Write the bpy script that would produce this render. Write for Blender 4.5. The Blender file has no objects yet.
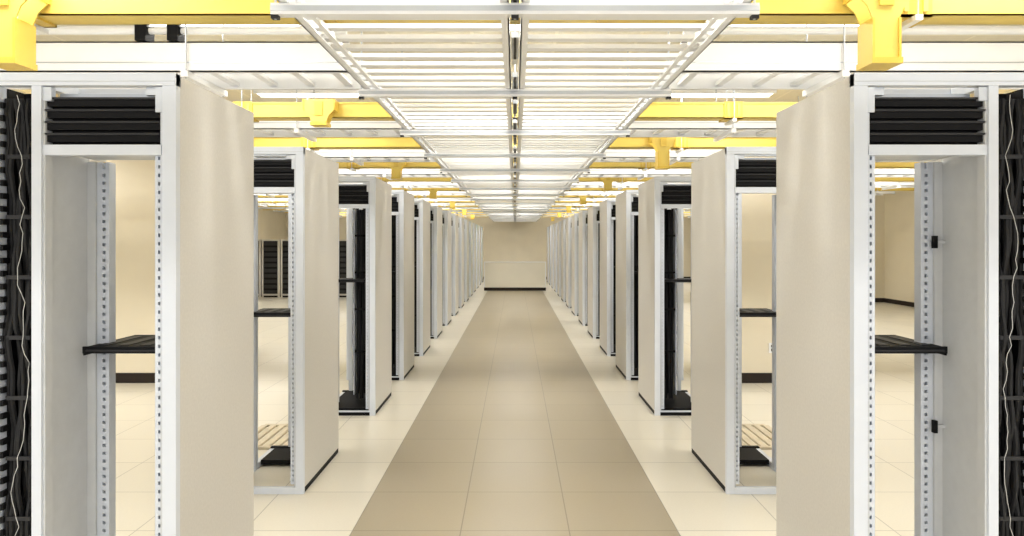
import bpy, math, random
random.seed(7)
sc = bpy.context.scene
CAMH = 1.55
F = 700.0

# ---------------------------------------------------------------- materials
def newmat(name):
    m = bpy.data.materials.new(name); m.use_nodes = True
    nt = m.node_tree
    return m, nt, nt.nodes["Principled BSDF"]

def mat(name, col, rough=0.5, metal=0.0, var=0.04, scale=6.0, bump=0.0, bscale=200.0, spec=0.5):
    m, nt, b = newmat(name)
    tc = nt.nodes.new("ShaderNodeTexCoord")
    n = nt.nodes.new("ShaderNodeTexNoise"); n.inputs["Scale"].default_value = scale
    n.inputs["Detail"].default_value = 3
    nt.links.new(tc.outputs["Object"], n.inputs["Vector"])
    r = nt.nodes.new("ShaderNodeValToRGB")
    r.color_ramp.elements[0].position = 0.3; r.color_ramp.elements[1].position = 0.7
    r.color_ramp.elements[0].color = (*[c*(1-var) for c in col], 1)
    r.color_ramp.elements[1].color = (*[min(1, c*(1+var)) for c in col], 1)
    nt.links.new(n.outputs["Fac"], r.inputs["Fac"])
    nt.links.new(r.outputs["Color"], b.inputs["Base Color"])
    b.inputs["Roughness"].default_value = rough
    b.inputs["Metallic"].default_value = metal
    b.inputs["Specular IOR Level"].default_value = spec
    if bump > 0:
        n2 = nt.nodes.new("ShaderNodeTexNoise"); n2.inputs["Scale"].default_value = bscale
        nt.links.new(tc.outputs["Object"], n2.inputs["Vector"])
        bp = nt.nodes.new("ShaderNodeBump"); bp.inputs["Strength"].default_value = bump
        bp.inputs["Distance"].default_value = 0.002
        nt.links.new(n2.outputs["Fac"], bp.inputs["Height"])
        nt.links.new(bp.outputs["Normal"], b.inputs["Normal"])
    return m

def emis(name, col, s):
    m, nt, b = newmat(name)
    b.inputs["Base Color"].default_value = (*col, 1)
    b.inputs["Emission Color"].default_value = (*col, 1)
    b.inputs["Emission Strength"].default_value = s
    return m

M_WHITE = mat("rack_white_enamel", (0.66, 0.70, 0.77), 0.32, 0.0, 0.02)
M_PANEL = mat("beige_panel", (0.62, 0.60, 0.56), 0.55, 0, 0.035, 90, 0.2, 300, spec=0.35)
M_INNER = mat("grey_inner_panel", (0.62, 0.635, 0.65), 0.45, 0, 0.03, 20)
M_BLACK = mat("black_plastic", (0.006, 0.006, 0.007), 0.6, 0, 0.1, spec=0.15)
M_DARK = mat("dark_slat", (0.022, 0.022, 0.024), 0.5, 0, 0.1, spec=0.3)
M_STEEL = mat("zinc_steel", (0.55, 0.58, 0.62), 0.35, 0.6, 0.05)
M_YEL = mat("yellow_raceway_plastic", (0.80, 0.60, 0.12), 0.4, 0, 0.04)
M_YEL2 = mat("yellow_raceway_coupler", (0.74, 0.51, 0.07), 0.4, 0, 0.04)
M_LAD = mat("ladder_white_paint", (0.92, 0.93, 0.94), 0.35, 0, 0.02)
M_WALL = mat("cream_wall_paint", (0.76, 0.69, 0.54), 0.7, 0, 0.03, 2)
M_WALL2 = mat("cream_panel_paint", (0.78, 0.71, 0.56), 0.6, 0, 0.02, 2)
M_PART = mat("partition_offwhite", (0.86, 0.82, 0.71), 0.6, 0, 0.02, 2)
M_BASE = mat("baseboard_black", (0.025, 0.018, 0.015), 0.6, 0, 0.1, spec=0.2)
M_CABLE = mat("black_cable", (0.010, 0.010, 0.011), 0.55, 0, 0.2, 30, spec=0.3)
M_WIRE = mat("white_wire", (0.7, 0.7, 0.68), 0.5, 0, 0.05)
M_GRATE = mat("pale_grate", (0.62, 0.54, 0.40), 0.5, 0, 0.1)
M_LAMP = emis("lamp_tube_glow", (1.0, 0.98, 0.93), 6.0)

def mth(nt, op, a, b=None, c=None):
    n = nt.nodes.new("ShaderNodeMath"); n.operation = op
    for i, v in enumerate((a, b, c)):
        if v is None: continue
        if isinstance(v, (int, float)): n.inputs[i].default_value = v
        else: nt.links.new(v, n.inputs[i])
    return n.outputs[0]

def mixc(nt, fac, a, b):
    n = nt.nodes.new("ShaderNodeMix"); n.data_type = 'RGBA'
    nt.links.new(fac, n.inputs[0])
    for idx, v in ((6, a), (7, b)):
        if isinstance(v, tuple): n.inputs[idx].default_value = (*v, 1)
        else: nt.links.new(v, n.inputs[idx])
    return n.outputs[2]

def tile_material(name, t, offx, offy, seamw, main, seam, strip=None, halfw=0.0, rough=0.3):
    m, nt, b = newmat(name)
    g = nt.nodes.new("ShaderNodeNewGeometry")
    s = nt.nodes.new("ShaderNodeSeparateXYZ"); nt.links.new(g.outputs["Position"], s.inputs[0])
    dx = mth(nt, 'PINGPONG', mth(nt, 'ADD', s.outputs[0], -offx), t/2)
    dy = mth(nt, 'PINGPONG', mth(nt, 'ADD', s.outputs[1], -offy), t/2)
    d = mth(nt, 'MINIMUM', dx, dy)
    seamf = mth(nt, 'LESS_THAN', d, seamw)
    ix = mth(nt, 'FLOOR', mth(nt, 'DIVIDE', mth(nt, 'ADD', s.outputs[0], -offx), t))
    iy = mth(nt, 'FLOOR', mth(nt, 'DIVIDE', mth(nt, 'ADD', s.outputs[1], -offy), t))
    cx = nt.nodes.new("ShaderNodeCombineXYZ"); nt.links.new(ix, cx.inputs[0]); nt.links.new(iy, cx.inputs[1])
    wn = nt.nodes.new("ShaderNodeTexWhiteNoise"); nt.links.new(cx.outputs[0], wn.inputs["Vector"])
    nz = nt.nodes.new("ShaderNodeTexNoise"); nz.inputs["Scale"].default_value = 90
    nt.links.new(g.outputs["Position"], nz.inputs["Vector"])
    k = mth(nt, 'ADD', mth(nt, 'MULTIPLY', wn.outputs["Value"], 0.05), mth(nt, 'MULTIPLY', nz.outputs["Fac"], 0.10))
    k = mth(nt, 'ADD', k, 0.925)
    base = main
    if strip:
        inside = mth(nt, 'LESS_THAN', mth(nt, 'ABSOLUTE', s.outputs[0]), halfw)
        base = mixc(nt, inside, main, strip)
    else:
        rgb = nt.nodes.new("ShaderNodeRGB"); rgb.outputs[0].default_value = (*main, 1); base = rgb.outputs[0]
    vm = nt.nodes.new("ShaderNodeVectorMath"); vm.operation = 'SCALE'
    nt.links.new(base, vm.inputs[0]); nt.links.new(k, vm.inputs["Scale"])
    sm = nt.nodes.new("ShaderNodeVectorMath"); sm.operation = 'SCALE'
    nt.links.new(base, sm.inputs[0]); sm.inputs["Scale"].default_value = seam
    c = mixc(nt, seamf, vm.outputs[0], sm.outputs[0])
    nt.links.new(c, b.inputs["Base Color"])
    b.inputs["Roughness"].default_value = rough
    return m

T = 0.5817
M_FLOOR = tile_material("floor_raised_tiles", T, T/2, 4.34, 0.003, (0.71, 0.67, 0.575), 0.55,
                        strip=(0.36, 0.31, 0.22), halfw=1.5*T, rough=0.28)
M_CEIL = tile_material("ceiling_tiles", 0.61, 0.3, 0.2, 0.012, (0.80, 0.76, 0.64), 1.12, rough=0.8)

# ---------------------------------------------------------------- mesh builder
class MB:
    def __init__(s): s.v = []; s.f = []; s.m = []; s.mats = []
    def mi(s, m):
        if m not in s.mats: s.mats.append(m)
        return s.mats.index(m)
    def box(s, x0, x1, y0, y1, z0, z1, m, sx=1):
        x0, x1 = sorted((x0*sx, x1*sx)); y0, y1 = sorted((y0, y1)); z0, z1 = sorted((z0, z1))
        n = len(s.v)
        s.v += [(x0,y0,z0),(x1,y0,z0),(x1,y1,z0),(x0,y1,z0),(x0,y0,z1),(x1,y0,z1),(x1,y1,z1),(x0,y1,z1)]
        s.f += [tuple(n+i for i in q) for q in ((0,3,2,1),(4,5,6,7),(0,1,5,4),(1,2,6,5),(2,3,7,6),(3,0,4,7))]
        s.m += [s.mi(m)]*6
    def prism(s, prof, axis, a, b, m):
        n = len(s.v); k = len(prof)
        for t in (a, b):
            for p in prof:
                s.v.append((t, p[0], p[1]) if axis == 'x' else (p[0], t, p[1]))
        for i in range(k):
            j = (i+1) % k
            s.f.append((n+i, n+j, n+k+j, n+k+i)); s.m.append(s.mi(m))
        s.f.append(tuple(n+i for i in range(k))[::-1]); s.m.append(s.mi(m))
        s.f.append(tuple(n+k+i for i in range(k))); s.m.append(s.mi(m))
    def tube(s, pts, r, m, seg=6):
        from mathutils import Vector
        n = len(s.v); P = [Vector(p) for p in pts]
        for i, p in enumerate(P):
            d = (P[min(i+1, len(P)-1)] - P[max(i-1, 0)]).normalized()
            ref = Vector((0, 1, 0)) if abs(d.y) < 0.8 else Vector((1, 0, 0))
            a = d.cross(ref).normalized(); b = d.cross(a)
            for k in range(seg):
                t = 2*math.pi*k/seg
                s.v.append(tuple(p + a*math.cos(t)*r + b*math.sin(t)*r))
        for i in range(len(P)-1):
            for k in range(seg):
                q = (k+1) % seg
                s.f.append((n+i*seg+k, n+i*seg+q, n+(i+1)*seg+q, n+(i+1)*seg+k)); s.m.append(s.mi(m))
        s.f.append(tuple(n+k for k in range(seg))); s.m.append(s.mi(m))
        e = n+(len(P)-1)*seg
        s.f.append(tuple(e+k for k in range(seg))[::-1]); s.m.append(s.mi(m))
    def mesh(s, name):
        me = bpy.data.meshes.new(name); me.from_pydata(s.v, [], s.f)
        for m in s.mats: me.materials.append(m)
        me.polygons.foreach_set("material_index", s.m)
        me.update()
        import bmesh
        bm = bmesh.new(); bm.from_mesh(me); bmesh.ops.recalc_face_normals(bm, faces=bm.faces); bm.to_mesh(me); bm.free()
        return me
    def obj(s, name, loc=(0,0,0), bevel=0.0):
        return place(s.mesh(name), name, loc, bevel)

def place(me, name, loc=(0,0,0), bevel=0.0):
    o = bpy.data.objects.new(name, me); o.location = loc
    sc.collection.objects.link(o)
    if bevel > 0:
        md = o.modifiers.new("bevel", 'BEVEL'); md.width = bevel; md.segments = 2; md.limit_method = 'ANGLE'
    return o

# ---------------------------------------------------------------- rack
H = 2.133
def rail(b, u0, u1, y, z0, z1, s, m=M_WHITE):
    w = (u1-u0)
    b.box(u0, u0+w*0.34, y, y+0.012, z0, z1, m, s)
    b.box(u1-w*0.34, u1, y, y+0.012, z0, z1, m, s)
    z = z0
    while z < z1-0.03:
        b.box(u0+w*0.34, u1-w*0.34, y, y+0.012, z, z+0.018, m, s)
        z += 0.030
    b.box(u0+w*0.2, u1-w*0.2, y+0.016, y+0.020, z0, z1, M_STEEL, s)
    b.box(u0, u0+0.004, y+0.012, y+0.045, z0, z1, m, s)
    b.box(u1-0.004, u1, y+0.012, y+0.045, z0, z1, m, s)

def rack_mesh(s, D, shelf_z, kind):
    b = MB(); W = 0.50; PW = 0.034
    # aisle panel
    b.box(0, 0.014, 0.03, D, 0.035, H-0.004, M_PANEL, s)
    b.box(0.002, 0.012, 0.03, D, 0.0, 0.035, M_BLACK, s)
    # front posts
    b.box(0, 0.048, 0, 0.03, 0.0, H, M_WHITE, s)
    b.box(0.052, 0.060, 0.012, 0.05, 0.04, H-0.05, M_STEEL, s)
    b.box(W-PW, W, 0, 0.035, 0.0, H, M_WHITE, s)
    b.box(W-PW-0.007, W-PW, 0.01, 0.05, 0.04, H-0.05, M_INNER, s)
    rail(b, 0.060, 0.090, 0.035, 0.05, H-0.25, s)
    # header and sill
    b.box(0, W+0.14, -0.004, 0.035, H-0.042, H+0.002, M_WHITE, s)
    b.box(0, W+0.14, -0.006, -0.004, H-0.030, H-0.026, M_STEEL, s)
    b.box(0.048, W-PW, 0.0, 0.03, 0.0, 0.04, M_WHITE, s)
    # top frame
    b.box(0.014, 0.045, 0.035, D, H-0.045, H-0.008, M_WHITE, s)
    b.box(W-0.04, W-0.01, 0.035, D, H-0.045, H-0.008, M_WHITE, s)
    b.box(0.02, W-0.01, D-0.04, D, H-0.05, H-0.008, M_WHITE, s)
    b.box(0.045, W-0.04, 0.2, 0.24, H-0.03, H-0.01, M_WHITE, s)
    # bottom frame
    b.box(0.014, 0.05, 0.03, D, 0.0, 0.04, M_WHITE, s)
    b.box(W-0.045, W-0.01, 0.03, D, 0.0, 0.04, M_WHITE, s)
    b.box(0.02, W-0.01, D-0.04, D, 0.0, 0.05, M_BLACK, s)
    ty = D*0.62 if kind < 3 else 0.08
    b.box(0.05, W-0.045, ty, D-0.04, 0.015, 0.045, M_BLACK, s)
    if kind == 3:
        b.box(0.048, W-PW, -0.002, 0.0, 0.0, 0.03, M_BLACK, s)
    # rear posts
    b.box(0.014, 0.05, D-0.035, D-0.002, 0.03, H-0.02, M_WHITE, s)
    ru = 0.39 if kind != 2 else 0.325
    b.box(ru, ru+0.035, D-0.035, D-0.002, 0.03, H-0.02, M_WHITE, s)
    # louvre unit (fan tray)
    z0, z1 = 1.893, 2.058
    b.box(0.066, W-PW-0.01, 0.045, 0.20, z0, z1, M_BLACK, s)
    n = 4; h = (z1-z0)/n
    for i in range(n):
        za = z0+i*h
        b.box(0.064, W-PW-0.002, 0.020, 0.05, za+0.006, za+h-0.004, M_BLACK, s)
        b.box(0.062, W-PW-0.001, 0.010, 0.022, za+h-0.012, za+h-0.005, M_DARK, s)
    # steel brackets by the header
    b.box(0.055, 0.115, 0.02, 0.045, 2.062, 2.090, M_STEEL, s)
    b.box(0.050, 0.075, 0.006, 0.014, 2.00, 2.088, M_STEEL, s)
    b.box(W-0.065, W-PW, 0.006, 0.03, 2.04, 2.088, M_STEEL, s)
    b.box(0.075, W-0.06, 0.06, 0.09, 2.062, 2.075, M_STEEL, s)
    # cross bar below louvre
    b.box(0.055, W-PW, 0.008, 0.05, 1.852, 1.888, M_WHITE, s)
    b.box(0.055, W-0.042, 0.05, 0.30, 1.868, 1.874, M_INNER, s)
    # outer partial panel + set back rail
    b.box(W-0.018, W-0.008, 0.035, 0.30, 0.04, 1.88, M_INNER, s)
    b.box(W-0.05, W-0.018, 0.286, 0.298, 0.04, 1.86, M_INNER, s)
    rail(b, 0.405, 0.445, 0.30, 0.045, 1.86, s)
    b.box(0.445, 0.452, 0.30, 0.36, 0.045, 1.86, M_WHITE, s)
    if s > 0:
        for hz in (1.55, 0.84):
            b.box(W-0.064, W-0.050, 0.264, 0.284, hz-0.024, hz+0.024, M_BLACK, s)
            b.box(W-0.058, W-0.018, 0.270, 0.280, hz-0.006, hz+0.006, M_INNER, s)
    # shelf (tray with lip, ribs and side brackets)
    sz = shelf_z
    b.box(0.03, 0.445, 0.20, 0.56, sz-0.006, sz, M_BLACK, s)
    b.box(0.03, 0.445, 0.196, 0.204, sz-0.022, sz+0.004, M_BLACK, s)
    b.box(0.05, 0.43, 0.190, 0.197, sz-0.014, sz-0.008, M_DARK, s)
    for k in range(5):
        b.box(0.06+k*0.08, 0.10+k*0.08, 0.25, 0.50, sz, sz+0.003, M_DARK, s)
    b.box(0.03, 0.036, 0.20, 0.56, sz-0.03, sz, M_BLACK, s)
    b.box(0.439, 0.445, 0.20, 0.45, sz-0.03, sz, M_BLACK, s)
    # inner cabling in the populated racks
    if kind == 3:
        b.box(0.11, 0.27, 0.46, 0.48, 0.1, 1.86, M_BLACK, s)
        for k in range(6):
            u = 0.125+k*0.025; ph = random.random()*6
            pts = [((u+0.008*math.sin(z*5+ph))*s, 0.43+0.015*math.cos(z*4+ph), z) for z in [0.06+0.1*i for i in range(19)]]
            b.tube(pts, 0.012, M_CABLE, 5)
        b.box(0.275, 0.285, 0.40, 0.48, 0.1, 1.86, M_WHITE, s)
        for zz in (0.5, 0.9, 1.25, 1.6):
            b.box(0.11, 0.28, 0.405, 0.42, zz, zz+0.02, M_BLACK, s)
    # vertical cable manager
    b.box(W+0.004, W+0.115, 0.12, 0.13, 0.02, H-0.045, M_BLACK, s)
    b.box(W+0.002, W+0.008, 0.04, 0.13, 0.02, H-0.045, M_BLACK, s)
    b.box(W+0.108, W+0.114, 0.04, 0.13, 0.02, H-0.045, M_BLACK, s)
    b.box(W+0.115, W+0.14, 0, 0.05, 0, H-0.042, M_WHITE, s)
    z = 0.08
    while z < H-0.1:
        b.box(W+0.002, W+0.010, 0.005, 0.04, z, z+0.02, M_BLACK, s)
        b.box(W+0.102, W+0.113, 0.005, 0.04, z, z+0.02, M_BLACK, s)
        z += 0.045
    for k in range(12):
        u = W+0.014+ (k % 7)*0.0145; ph = random.random()*6; yy = 0.035+0.03*(k//7)
        pts = [((u+0.004*math.sin(zz*7+ph)+0.002*math.sin(zz*23+ph))*s, yy+0.012*math.cos(zz*9+ph)+0.006*math.sin(zz*31+ph), zz)
               for zz in [0.05+0.05*i for i in range(41)]]
        b.tube(pts, 0.0085, M_CABLE, 6)
    # loose pale patch lead, irregular
    u = W+0.055; off = 0.0; pts = []
    for i in range(68):
        off = off*0.8 + random.uniform(-0.012, 0.012)
        pts.append(((u+off)*s, 0.010+0.003*math.cos(i*0.7), 0.05+0.03*i))
    b.tube(pts, 0.0011, M_WIRE, 5)
    zz = 0.16
    while zz < H-0.15:
        b.box(W+0.012, W+0.1, 0.014, 0.020, zz, zz+0.014, M_DARK, s)
        zz += 0.21
    return b.mesh("server_rack_mesh")

rows = [(2.42, 1.172, 0.72, 1.155, 1), (4.30, 1.30, 0.86, 1.09, 2)]
rest = [6.25, 7.85, 9.5]
while rest[-1] < 26: rest.append(rest[-1]+1.72)
for s in (-1, 1):
    shared = rack_mesh(s, 0.84, 1.20, 3)
    for (y, x, D, sz, k) in rows:
        place(rack_mesh(s, D, sz, k), "server_rack", (s*x, y, 0), 0.0025)
    for y in rest:
        place(shared, "server_rack", (s*1.25, y, 0))

# ---------------------------------------------------------------- central overhead ladder (double)
HB = CAMH+0.85; HT = CAMH+0.93; XW = 0.837
YS, YE = -1.0, 28.9
for s in (-1, 1):
    b = MB()
    for (xa, dirn) in ((XW, -1), (0.022, 1)):
        b.box(xa, xa+dirn*0.006, YS, YE, HB, HT, M_LAD, s)
        b.box(xa, xa+dirn*0.032, YS, YE, HB, HB+0.007, M_LAD, s)
        b.box(xa, xa+dirn*0.032, YS, YE, HT-0.007, HT, M_LAD, s)
    b.box(XW-0.075, XW-0.055, YS, YE, HB+0.008, HB+0.021, M_LAD, s)
    y = YS+0.1
    while y < YE:
        b.box(0.03, XW-0.008, y, y+0.050, HB+0.022, HB+0.040, M_LAD, s)
        y += 0.15
    y = 1.2
    while y < YE:
        b.box(XW+0.001, XW+0.008, y, y+0.2, HB+0.012, HT-0.012, M_STEEL, s)
        b.box(XW-0.014, XW-0.006, y, y+0.2, HB+0.042, HT-0.012, M_STEEL, s)
        for q in (0.03, 0.08, 0.13, 0.17):
            b.box(XW-0.020, XW-0.014, y+q, y+q+0.012, HB+0.045, HB+0.057, M_STEEL, s)
        y += 3.0
    b.obj("overhead_cable_ladder")

CEILZ = CAMH+1.5
y = 2.48
while y < 28:
    b = MB()
    b.box(-XW-0.03, XW+0.03, y, y+0.042, HB-0.042, HB-0.002, M_LAD)
    b.box(-XW-0.03, XW+0.03, y-0.003, y+0.003, HB-0.03, HB-0.012, M_STEEL)
    for x in (-XW-0.018, 0.0, XW+0.018):
        b.tube([(x, y+0.02, HB-0.055), (x, y+0.02, CEILZ)], 0.005, M_STEEL, 6)
        b.box(x-0.013, x+0.013, y+0.007, y+0.033, HB-0.054, HB-0.042, M_DARK)
        b.box(x-0.016, x+0.016, y+0.004, y+0.036, HT+0.001, HT+0.012, M_DARK)
    b.obj("trapeze_hanger")
    y += 1.4
b = MB()
y = 1.53
while y < 28:
    b.box(-0.016, 0.016, y, y+0.34, HB+0.006, HB+0.03, M_STEEL)
    b.box(-0.006, 0.006, y, y+0.34, HB+0.003, HB+0.006, M_DARK)
    b.box(-0.010, 0.010, y+0.34, y+0.44, HB+0.004, HB+0.03, M_WIRE)
    y += 0.7
b.obj("ladder_joining_strip")

# ---------------------------------------------------------------- transverse cable ladders (over rows)
def trans_ladder(y0, y1, s, x0=0.93, x1=7.5):
    b = MB(); h0 = CAMH+0.95; h1 = CAMH+1.12
    for (ya, d) in ((y0, 1), (y1, -1)):
        b.box(x0, x1, ya, ya+d*0.008, h0, h1, M_LAD, s)
        b.box(x0, x1, ya, ya+d*0.035, h0, h0+0.008, M_LAD, s)
        b.box(x0, x1, ya, ya+d*0.035, h1-0.008, h1, M_LAD, s)
        b.box(x0, x1, ya-d*0.004, ya, h0+0.05, h0+0.056, M_STEEL, s)
    x = x0+0.08
    while x < x1:
        b.box(x, x+0.045, y0+0.008, y1-0.008, h0+0.02, h0+0.04, M_LAD, s)
        x += 0.235
    x = x0+0.9
    while x < x1:
        for yy in (y0-0.02, y1+0.02):
            b.tube([(x*s, yy, h0-0.04), (x*s, yy, CEILZ)], 0.005, M_STEEL, 6)
        b.box(x-0.02, x+0.02, y0-0.04, y1+0.04, h0-0.035, h0-0.001, M_LAD, s)
        x += 1.55
    b.obj("row_cable_ladder")

yy = 3.91
while yy < 27:
    for s in (-1, 1): trans_ladder(yy, yy+0.46, s)
    yy += 1.98

# ---------------------------------------------------------------- yellow fibre raceways
def raceway(y, drops, x0=-7.5, x1=7.5):
    b = MB(); h0 = CAMH+0.95; h1 = h0+0.12; w = 0.13
    b.box(x0, x1, y, y+w, h0, h0+0.006, M_YEL)
    b.box(x0, x1, y, y+0.006, h0, h1, M_YEL)
    b.box(x0, x1, y+w-0.006, y+w, h0, h1, M_YEL)
    b.box(x0, x1, y-0.008, y+0.006, h1-0.012, h1, M_YEL)
    b.box(x0, x1, y+w-0.006, y+w+0.008, h1-0.012, h1, M_YEL)
    x = x0+0.35
    while x < x1:
        b.box(x, x+0.14, y-0.012, y+w+0.012, h0-0.010, h0, M_YEL2)
        b.box(x, x+0.14, y-0.012, y, h0-0.01, h1+0.004, M_YEL2)
        b.box(x, x+0.14, y+w, y+w+0.012, h0-0.01, h1+0.004, M_YEL2)
        b.box(x+0.02, x+0.04, y-0.018, y-0.012, h0+0.01, h1-0.01, M_YEL)
        b.box(x+0.10, x+0.12, y-0.018, y-0.012, h0+0.01, h1-0.01, M_YEL)
        if abs(x) > 0.95:
            for yy in (y-0.03, y+w+0.03):
                b.tube([(x+0.07, yy, h0-0.03), (x+0.07, yy, CEILZ)], 0.004, M_STEEL, 6)
            b.box(x+0.055, x+0.085, y-0.04, y+w+0.04, h0-0.032, h0-0.010, M_LAD)
        x += 1.25
    for (dx, dh) in drops:
        zb = h0-dh
        prof = [(dx-0.115, h1), (dx-0.115, h0+0.04), (dx-0.075, h0-0.0), (dx-0.054, h0-0.05), (dx-0.050, zb),
                (dx+0.050, zb), (dx+0.054, h0-0.05), (dx+0.075, h0-0.0), (dx+0.115, h0+0.04), (dx+0.115, h1)]
        b.prism(prof, 'y', y-0.12, y-0.112, M_YEL)
        b.prism(prof, 'y', y-0.02, y-0.012, M_YEL)
        for sg in (-1, 1):
            b.box(dx+sg*0.058, dx+sg*0.048, y-0.128, y-0.004, zb, h0-0.05, M_YEL2)
            b.box(dx+sg*0.12, dx+sg*0.11, y-0.128, y-0.004, h0+0.04, h1, M_YEL2)
        b.box(dx-0.062, dx+0.062, y-0.132, y-0.0, zb-0.004, zb+0.02, M_YEL2)
        b.box(dx-0.03, dx+0.03, y-0.128, y-0.120, h0+0.0, h1-0.02, M_YEL2)
    b.obj("fiber_raceway")

raceway(2.93, [(-2.06, 0.23), (1.49, 0.23)])
raceway(5.36, [(-1.47, 0.07)])
raceway(7.05, [(1.47, 0.22)])
y = 8.95
i = 0
while y < 27:
    raceway(y, [(1.44, 0.15)] if i % 2 else [(-1.5, 0.15)]); i += 1
    y += 1.98
raceway(1.0, [])

for s in (-1, 1):
    b = MB(); h0 = CAMH+1.14
    for X in (4.4,):
        b.box(X, X+0.3, 1.0, 20, h0, h0+0.006, M_YEL, s)
        b.box(X, X+0.006, 1.0, 20, h0, h0+0.12, M_YEL, s)
        b.box(X+0.294, X+0.3, 1.0, 20, h0, h0+0.12, M_YEL, s)
        y = 1.5
        while y < 20:
            b.box(X-0.01, X+0.31, y, y+0.14, h0-0.01, h0, M_YEL2, s)
            b.box(X-0.01, X, y, y+0.14, h0-0.01, h0+0.12, M_YEL2, s)
            y += 1.2
    b.obj("fiber_raceway")

# conduits and black junction boxes above the first transverse ladder
for s in (-1, 1):
    b = MB()
    for (hh, yy2, r) in ((1.19, 3.95, 0.02), (1.25, 4.1, 0.014)):
        b.tube([(s*0.95, yy2, CAMH+hh), (s*4.3, yy2, CAMH+hh)], r, M_LAD, 10)
    for X in (1.88, 2.06, 2.95) if s < 0 else (2.0, 2.08):
        b.box(X, X+0.06, 3.90, 4.0, CAMH+1.125, CAMH+1.225, M_BLACK, s)
        b.box(X-0.012, X+0.072, 3.915, 3.985, CAMH+1.205, CAMH+1.215, M_STEEL, s)
    b.obj("electrical_conduit")

# ---------------------------------------------------------------- room shell
RX = 9.5; YB = 29.0; YF = -3.0
b = MB(); b.box(-RX, RX, YF, YB+0.1, -0.1, 0, M_FLOOR); b.obj("floor")
b = MB(); b.box(-RX, RX, YF, YB+0.1, CEILZ, CEILZ+0.1, M_CEIL); b.obj("ceiling")
b = MB(); b.box(-RX, RX, YB, YB+0.15, 0, CEILZ, M_WALL)
b.obj("wall_back")
for s, nm in ((-1, "left"), (1, "right")):
    b = MB(); b.box(RX, RX+0.15, YF, YB+0.15, 0, CEILZ, M_WALL2, s); b.obj("wall_"+nm)
    b = MB(); b.box(RX-0.012, RX, YF, YB, 0, 0.11, M_BASE, s); b.obj("baseboard_"+nm)
b = MB(); b.box(-RX, RX, YB-0.012, YB, 0, 0.11, M_BASE); b.obj("baseboard_back")
b = MB()
b.box(-0.98, 0.98, 22.3, 22.38, 0.10, 0.90, M_PART)
b.box(-0.99, 0.99, 22.29, 22.39, 0.90, 0.925, M_LAD)
b.box(-0.985, 0.985, 22.285, 22.385, 0, 0.10, M_BASE)
for X in (-0.99, 0.96): b.box(X, X+0.03, 22.285, 22.3, 0.1, 0.90, M_LAD)
b.obj("low_partition")

def column(x0, x1, y0, y1):
    b = MB(); b.box(x0, x1, y0, y1, 0.1, CEILZ, M_WALL2)
    b.box(x0-0.01, x1+0.01, y0-0.012, y1+0.012, 0, 0.11, M_BASE)
    b.box(x0-0.01, x1+0.01, y0-0.01, y1+0.01, CEILZ-0.08, CEILZ, M_LAD)
    return b
b = column(-4.5, -3.5, 7.7, 8.4); b.obj("structural_column", bevel=0.004)
b = column(2.35, 3.25, 7.7, 8.4)
b.box(2.79, 2.86, 7.685, 7.7, 0.33, 0.44, M_LAD); b.box(2.81, 2.84, 7.68, 7.686, 0.35, 0.38, M_DARK); b.box(2.81, 2.84, 7.68, 7.686, 0.395, 0.42, M_DARK)
b.obj("structural_column", bevel=0.004)
b = MB(); b.box(4.6, RX, 18, 18.1, 0, CEILZ, M_WALL2); b.obj("wall_hall")
b = MB(); b.box(4.6, RX, 17.985, 18, 0, 0.11, M_BASE); b.obj("baseboard_hall")

def cabinet(x, y):
    b = MB(); w = 0.5; h = 1.62
    b.box(0, w, 0, 0.8, 0.05, h, M_PANEL)
    b.box(0.04, w-0.06, -0.01, 0, 0.1, h-0.04, M_DARK)
    for k in range(9): b.box(0.06, w-0.08, -0.016, -0.01, 0.2+k*0.15, 0.25+k*0.15, M_BLACK)
    b.box(0, 0.04, -0.02, 0, 0, h, M_PANEL); b.box(w-0.06, w, -0.02, 0, 0, h, M_PANEL)
    b.box(0.02, w-0.02, 0.02, 0.78, 0, 0.05, M_BLACK)
    b.obj("equipment_cabinet", (x, y, 0))
for k in range(10): cabinet(-9.2+k*0.53, 19.6)

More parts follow.
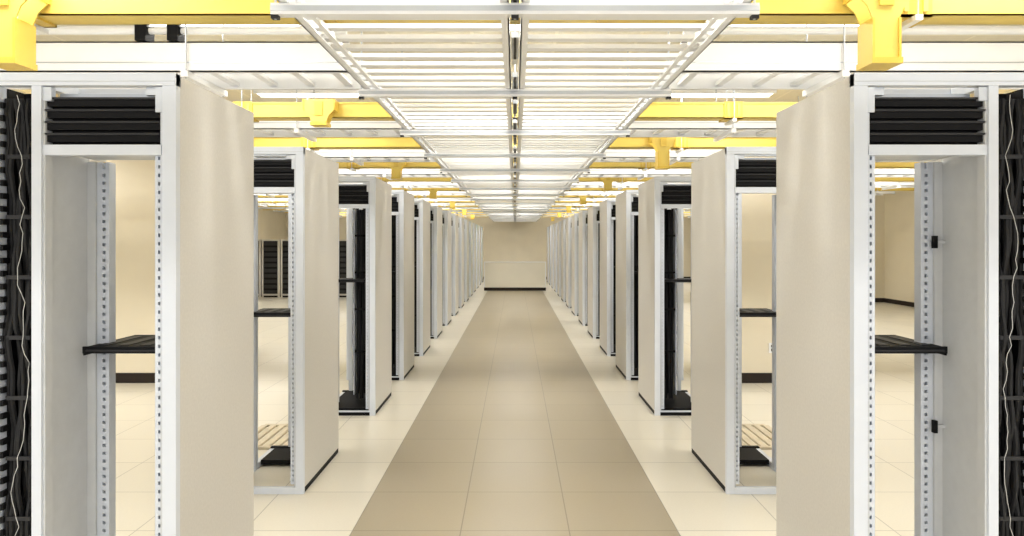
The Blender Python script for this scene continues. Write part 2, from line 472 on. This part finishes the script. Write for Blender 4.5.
# floor grates behind row two
for s in (-1, 1):
    b = MB()
    b.box(1.55, 2.1, 5.22, 5.26, 0, 0.018, M_GRATE, s); b.box(1.55, 2.1, 5.86, 5.9, 0, 0.018, M_GRATE, s)
    x = 1.55
    while x < 2.1:
        b.box(x, x+0.045, 5.26, 5.86, 0, 0.018, M_GRATE, s); x += 0.075
    b.obj("floor_grate")

# ---------------------------------------------------------------- lights
def fixture(x, y, w=1.1, power=26):
    b = MB()
    b.box(-w/2, w/2, -0.09, 0.09, -0.03, 0, M_LAD)
    b.box(-w/2, w/2, -0.10, -0.09, -0.05, 0, M_LAD); b.box(-w/2, w/2, 0.09, 0.10, -0.05, 0, M_LAD)
    b.box(-w/2+0.02, w/2-0.02, -0.06, 0.06, -0.045, -0.03, M_LAMP)
    o = b.obj("fluorescent_light", (x, y, CEILZ-0.002))
    l = bpy.data.lights.new("tube_light", 'AREA'); l.shape = 'RECTANGLE'; l.size = w; l.size_y = 0.2
    l.energy = power; l.color = (1.0, 0.975, 0.925)
    lo = bpy.data.objects.new("tube_light", l); lo.location = (0, 0, -0.06)
    lo.parent = o
    sc.collection.objects.link(lo)
ys = [-1.9, 0.3, 2.65, 4.7, 6.92, 9.1, 11.3, 13.5, 15.7, 17.7, 20.1, 22.35, 24.5, 26.6]
for y in ys:
    for x in (-2.0, 0.0, 2.0): fixture(x, y)
    for x in (-5.6, 5.6): fixture(x, y, 1.4, 38)

w = bpy.data.worlds.new("world"); sc.world = w; w.use_nodes = True
w.node_tree.nodes["Background"].inputs[0].default_value = (0.96, 0.97, 1.0, 1)
w.node_tree.nodes["Background"].inputs[1].default_value = 1.55

# ---------------------------------------------------------------- camera
cam = bpy.data.cameras.new("camera"); co = bpy.data.objects.new("camera", cam)
sc.collection.objects.link(co); sc.camera = co
co.location = (0, 0, CAMH); co.rotation_euler = (math.pi/2, 0, 0)
cam.sensor_width = 36; cam.lens = 36*F/1024
cam.shift_x = -3/1024; cam.shift_y = -26/1024
cam.clip_start = 0.05
sc.view_settings.view_transform = 'Standard'
sc.view_settings.look = 'None'
sc.view_settings.exposure = -0.1
